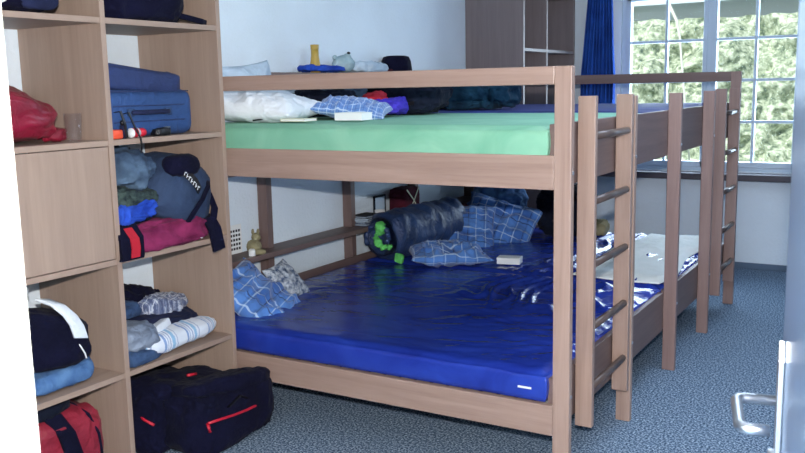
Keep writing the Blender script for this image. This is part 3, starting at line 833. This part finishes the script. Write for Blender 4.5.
o = obj('headlamp_strap', ribbon([(XF - .03, -.59, z0 + .09), (XF + .018, -.585, z0 + .10), (XF + .032, -.57, z0 + .04), (XF + .036, -.55, z0 - .0), (XF + .036, -.545, z0 - .03), (XF + .034, -.55, z0 - .06)], .007, (0, 1, .1), .004), M['blackpl'])
tag(o, 'black cord curling down over the suitcase shelf edge', 'strap')

# clothes heap shelf (z .882)
z0 = ZL[1] + .012
lump('sweatshirt', 'magenta sweatshirt folded at the bottom of the clothes heap', 'sweatshirt', (.42, .50, .115), (.27, -.36, z0), M['magenta'], 0, .018, 10, seed=51, stretch=(.8, .5, 2.4), e=.45)
lump('trousers', 'dark folded trousers in the back of the clothes heap', 'trousers', (.36, .30, .16), (.22, -.54, z0), M['darkcloth'], 0, .012, seed=52)
lump('shorts', 'dark olive printed shorts between denim and blue jacket', 'shorts', (.38, .28, .13), (.27, -.53, z0 + .13), M['olive'], 0, .014, 12, seed=53)
lump('jeans', 'faded grey-blue jeans crumpled on top of the heap', 'jeans', (.36, .30, .19), (.27, -.505, z0 + .225), M['denim'], .2, .022, 8, seed=54, e=1.0, rot=(R(-4), 0, .2))
lump('rain_jacket', 'royal blue jacket bundled at left of the clothes heap', 'jacket', (.24, .26, .10), (.37, -.555, z0 + .115), M['royal'], 0, .014, 12, seed=55, e=.55)
bp_ = thing('backpack', 'slate blue backpack with black straps slumped on the heap', 'backpack', (.33, -.325, z0 + .08), (R(-28), R(0), 0))
def packshape(p):
    p.y *= 1 - .18 * (p.z / .15); return p
obj('body', blob(.28, .35, .30, .55, fold=.0065, ff=9, seed=56, shape=packshape), M['packblue'], bp_, smooth=True)
obj('top_panel', blob(.10, .16, .085, .6, fold=.006, ff=12, seed=57, flat=False, sub=4), M['black'], bp_, loc=(.115, -.085, .235), rot=(.45, 0, 0), smooth=True)
obj('side_band', ribbon([(.138, .02, .0), (.155, .03, .07), (.155, .055, .14), (.14, .08, .21), (.10, .10, .26)], .022, (0, 1, -.1), .006), M['black'], bp_)
lb = obj('label_patch', ribbon([(.150, -.115, .205), (.157, -.07, .20), (.160, -.02, .188), (.158, .02, .165)], .034, (0, .2, 1), .006), M['blackpl'], bp_)
for k in range(7):
    q = bmesh.new(); y = -.095 + k * .016
    bx(q, .1635, y - .0015, .196 - k * .0045 - .009, .1650, y + .0015, .196 - k * .0045 + .009)
    if k % 2 == 0: bx(q, .1635, y, .196 - k * .0045 + .004, .165, y + .009, .196 - k * .0045 + .008)
    else: bx(q, .1635, y, .196 - k * .0045 - .003, .165, y + .008, .196 - k * .0045 + .001)
    obj('lettering', q, M['whitepl'], lb)
obj('shoulder_strap', ribbon([(.10, .13, .20), (.13, .165, .14), (.15, .155, .09), (.13, .13, .03)], .03, (.5, .8, 0), .01), M['black'], bp_)
obj('buckle', box(.150, .075, -.02, .158, .12, -.012), M['whitepl'], bp_, bevel=.002)
t = obj('sleeve', ribbon([(.40, -.16, z0 + .10), (.47, -.165, z0 + .085), (.497, -.16, z0 + .04), (.503, -.15, z0 - .03), (.503, -.145, z0 - .055)], .07, (0, 1, .12), .012), M['black'])
tag(t, 'black sleeve hanging over the shelf edge below the backpack', 'sleeve'); t.name = 'hanging_sleeve'
vst = thing('vest', 'black and red vest hanging over the shelf edge at left', 'vest', (0, 0, 0))
obj('body', ribbon([(.38, -.63, z0 + .12), (.46, -.63, z0 + .115), (.497, -.63, z0 + .07), (.503, -.635, z0 + .0), (.503, -.64, z0 - .012)], .115, (0, 1, 0), .014), M['black'], vst)
obj('red_panel', ribbon([(.472, -.625, z0 + .108), (.507, -.622, z0 + .068), (.512, -.622, z0 + .03), (.512, -.628, z0 - .004)], .042, (0, 1, 0), .006), M['redcloth'], vst)
o = obj('sock', blob(.06, .075, .05, .6, fold=.006, ff=30, sub=4), M['white'], loc=(.46, -.545, z0), smooth=True); tag(o, 'small white sock below the magenta sweatshirt', 'sock')

# folded clothes shelf (z .424)
z0 = ZL[0] + .012
def folded(name, label, cat, sx, sy, sz, loc, mat, rz, layers=3, seed=1):
    t = thing(name, label, cat, loc, (0, 0, rz))
    h = sz / layers
    for k in range(layers):
        obj('fold', blob(sx - .01 * k, sy - .008 * k, h * 1.25, .3, .5, fold=.005, ff=12, seed=seed + k, sub=4), mat, t, loc=(.004 * (k % 2), 0, k * h * .95), smooth=True)
    return t
lump('jeans', 'dark blue jeans folded at front left of the clothes shelf', 'jeans', (.30, .24, .055), (.325, -.555, z0), M['denimd'], .1, .008, seed=61, e=.35)
lump('sweater', 'grey knitted sweater on the folded dark jeans', 'sweater', (.28, .20, .10), (.33, -.58, z0 + .05), M['greyknit'], .05, .012, 9, seed=62, e=.5)
lump('jeans', 'mid blue jeans on top behind the grey sweater', 'jeans', (.20, .26, .06), (.21, -.54, z0 + .145), M['denimd'], .0, .010, seed=63, e=.5)
lump('t_shirt', 'navy t-shirt bunched at the back of the clothes shelf', 't-shirt', (.18, .30, .235), (.16, -.30, z0), M['black'], .1, .016, 11, seed=64, e=.6)
lump('scarf', 'grey checked scarf bundled above the striped towel', 'scarf', (.20, .30, .085), (.22, -.26, z0 + .11), M['scarf'], .12, .012, 10, seed=65, e=.7)
lump('shirt', 'dark shirt folded beneath the checked scarf', 'shirt', (.34, .34, .12), (.21, -.30, z0), M['navyf'], .0, .010, seed=66, e=.4)
o = obj('notepad', rbox(.05, .19, .032, .006, 3), M['white'], loc=(.405, -.46, z0 + .085), rot=(R(12), R(-12), R(6)), smooth=True); tag(o, 'white folded cloth propped against the rolled towel', 'cloth'); o.name = 'folded_cloth'
# rolled striped towel
tw = thing('towel', 'white towel with blue stripes rolled on the clothes shelf', 'towel', (.365, -.345, z0), (0, 0, R(4)))
obj('roll', blob(.21, .52, .098, .62, .8, fold=.006, ff=9, seed=67, stretch=(1, 2, 1)), M['towel'], tw, smooth=True)
spp = [(.002 + .05 * (1 - k / 34) * math.cos(k * .36), -.235 - .012 * (1 - (1 - k / 34) ** 2), .046 + .03 * (1 - k / 34) * math.sin(k * .36)) for k in range(30)]
obj('rolled_end', tube(spp, .007, 8), M['white'], tw, smooth=True)

# floor duffel
db = thing('duffel_bag', 'large black duffel bag with red zips on the carpet', 'bag', (.36, -.30, 0))
def front_shape(p):
    p.z *= 1 + .10 * (p.y / -.25)
    return p
obj('body', blob(.29, .50, .275, .42, fold=.012, ff=6, seed=71, shape=front_shape), M['black'], db, loc=(.165, .065, 0), rot=(0, 0, R(-5)), smooth=True)
def rear_shape(p):
    p.z *= 1 - .9 * (p.y) - .1
    return p
obj('rear_section', blob(.42, .46, .31, .45, fold=.014, ff=7, seed=73, shape=rear_shape), M['black'], db, loc=(-.115, -.03, 0), rot=(0, R(4), R(0)), smooth=True)
obj('top_flap', blob(.22, .42, .07, .5, fold=.008, ff=7, seed=72), M['black'], db, loc=(.03, .0, .225), rot=(R(-8), R(10), R(-5)), smooth=True)
obj('front_flap', blob(.25, .48, .07, .5, fold=.008, ff=8, seed=77), M['black'], db, loc=(.175, .065, .228), rot=(R(-6), R(-10), R(-5)), smooth=True)
def zipp(pts, r=.006):
    return obj('zip', tube(pts, r, 8), M['zip'], db, smooth=True)
zipp([(.315, -.15, .175), (.322, -.08, .170), (.326, .0, .163), (.322, .08, .156), (.31, .16, .15), (.30, .23, .145)])
zipp([(.305, -.145, .17), (.318, -.15, .155), (.318, -.145, .135)], .007)
zipp([(.00, -.17, .285), (.07, -.12, .285), (.10, -.04, .275), (.11, .05, .262)], .004)
zipp([(.06, .0, .296), (.065, .05, .29)], .007)
zipp([(.10, -.17, .235), (.13, -.16, .22), (.15, -.15, .205)], .006)
zipp([(-.02, -.235, .20), (.04, -.24, .17), (.09, -.235, .155)], .006)
obj('handle', ribbon([(.31, -.02, .20), (.325, .04, .235), (.31, .10, .20)], .02, (1, 0, .3), .005), M['blackpl'], db)

# ------------------------------------------------------------------ shelf contents, left column (y -1.31 .. -.71)
z0 = ZL[3] + .012
t = thing('sports_bag', 'black sports bag with curved white piping on the top shelf', 'bag', (.25, -1.08, z0))
obj('body', blob(.44, .52, .32, .35, fold=.010, ff=7, seed=81), M['black'], t, smooth=True)
obj('piping', tube([(.226, -.12, .006), (.232, -.06, .012), (.232, -.01, .03), (.23, .05, .075), (.225, .085, .14)], .004, 6), M['whitepl'], t, smooth=True)
obj('side_panel', blob(.03, .16, .26, .4, fold=.004, ff=12, seed=82, sub=4), M['navyf'], t, loc=(.21, .14, .01), smooth=True)
z0 = ZL[2] + .012
def bag_shape(p):
    k = (p.y + .22) / .44
    p.z = (p.z + .105) * (1.0 - .5 * max(0, k) ** 1.6) - .105
    return p
t = thing('drawstring_bag', 'shiny dark red satin bag slumped on the shelf', 'bag', (.27, -1.035, z0))
obj('body', blob(.38, .42, .24, .6, fold=.010, ff=6, seed=83, shape=bag_shape, stretch=(1, .7, 1.3)), M['satin'], t, smooth=True)
obj('neck', blob(.10, .10, .06, .7, fold=.012, ff=20, seed=84, sub=4), M['satin'], t, loc=(.08, .165, 0), smooth=True)
lump('shirt', 'pale blue shirt lying over the red satin bag at left', 'shirt', (.20, .20, .10), (.35, -1.16, z0 + .14), M['paleblue'], .2, .012, seed=85)
t = thing('glass', 'clear drinking glass standing beside the red satin bag', 'glass', (.445, -.82, z0))
obj('tumbler', lathe([(0, .002), (.024, .0), (.026, .006), (.034, .105), (.0325, .105), (.0245, .010), (0, .008)], 28), M['tumbler'], t, smooth=True)
# lower left shelf: jacket, jeans
z0 = ZL[0] + .012
lump('jeans', 'blue jeans folded beneath the navy jacket', 'jeans', (.40, .40, .10), (.27, -.985, z0), M['denimb'], 0, .010, 7, seed=86, e=.4)
t = thing('jacket', 'navy jacket piled on the folded blue jeans', 'jacket', (.28, -1.015, z0 + .085))
def jk(p):
    p.y *= .93
    k = (p.y + .2) / .4
    p.z = (p.z + .125) * (1 - .5 * max(0, k) ** 2) - .125; return p
obj('body', blob(.40, .42, .27, .5, fold=.012, ff=7, seed=87, shape=jk), M['black'], t, smooth=True)
obj('white_lining', ribbon([(.11, .04, .262), (.165, .065, .24), (.195, .09, .20), (.21, .105, .16), (.216, .115, .11)], .062, (0, 1, -.25), .012), M['white'], t, smooth=True, bevel=.004)
obj('cord', tube([(.205, .10, .10), (.216, .11, .08), (.218, .125, .05), (.218, .13, .03)], .003, 6), M['whitepl'], t)
o = obj('tissue', blob(.10, .16, .04, .6, fold=.012, ff=20, seed=88, sub=4), M['white'], loc=(.26, -1.02, z0 + .345), smooth=True); tag(o, 'crumpled white tissue on top of the navy jacket', 'tissue')
# floor level left
t = thing('backpack', 'dark red backpack with a black strap at the shelf bottom', 'backpack', (.27, -.965, 0))
obj('body', blob(.36, .42, .335, .42, fold=.010, ff=6, seed=89), M['redbag'], t, smooth=True)
obj('strap', ribbon([(.06, -.03, .345), (.14, -.02, .335), (.185, .0, .27), (.195, .02, .18), (.195, .04, .06)], .07, (0, 1, .0), .012), M['black'], t)
obj('piping', tube([(-.05, .10, .338), (.08, .115, .335), (.15, .13, .30), (.178, .15, .22), (.18, .16, .1)], .006, 8), M['black'], t, smooth=True)
obj('logo', box(.199, .02, .15, .202, .035, .17), M['whitepl'], t)
lump('blanket', 'dark grey blanket stuffed above the red backpack', 'blanket', (.34, .34, .07), (.24, -1.02, .325), M['darkcloth'], 0, .010, seed=90)

# ------------------------------------------------------------------ camera and light
PITCH, YAW, ROLL = -.1559, .538, -.0202
F = Vector((-math.sin(YAW) * math.cos(PITCH), math.cos(YAW) * math.cos(PITCH), math.sin(PITCH)))
Rv = F.cross(Vector((0, 0, 1))).normalized(); Uv = Rv.cross(F)
R2 = Rv * math.cos(ROLL) + Uv * math.sin(ROLL); U2 = -Rv * math.sin(ROLL) + Uv * math.cos(ROLL)
mat = Matrix((R2, U2, -F)).transposed().to_4x4(); mat.translation = Vector((3.1522, -3.0053, 1.5249))
cd = bpy.data.cameras.new('camera'); cam = bpy.data.objects.new('camera', cd); COL.objects.link(cam)
cam.matrix_world = mat
cd.sensor_width = 36; cd.lens = 879.7 / 805 * 36; cd.clip_start = .02
cd.dof.use_dof = True; cd.dof.focus_distance = 3.7; cd.dof.aperture_fstop = 9
bpy.context.scene.camera = cam

def light(name, kind, loc, energy, color=(1, 1, 1), rot=(0, 0, 0), **kw):
    l = bpy.data.lights.new(name, kind); l.energy = energy; l.color = color
    for k, v in kw.items(): setattr(l, k, v)
    o = bpy.data.objects.new(name, l); COL.objects.link(o); o.location = loc; o.rotation_euler = rot
    return o
light('flash', 'POINT', (3.15, -2.99, 1.69), 510, (1, .95, .90), shadow_soft_size=.02)
light('sun', 'SUN', (0, 0, 5), 5.0, (1, .98, .94), rot=(R(52), 0, R(-15)), angle=.02)
light('window_daylight', 'AREA', (1.6, YF + .25, 1.55), 80, (.72, .86, 1), rot=(R(-90), 0, 0), shape='RECTANGLE', size=1.4, size_y=1.4)
light('ceiling_lamp', 'AREA', (2.6, .9, 2.55), 34, (.66, .80, 1), size=1.2)  # unseen bluish fill added for ambient light, not a fixture of the room

wd = bpy.data.worlds.new('world'); bpy.context.scene.world = wd; wd.use_nodes = True
bg = wd.node_tree.nodes['Background']; bg.inputs[0].default_value = (.80, .90, 1, 1); bg.inputs[1].default_value = 1.1
vs_ = bpy.context.scene.view_settings
vs_.view_transform = 'Standard'; vs_.look = 'None'; vs_.exposure = 0; vs_.gamma = 1
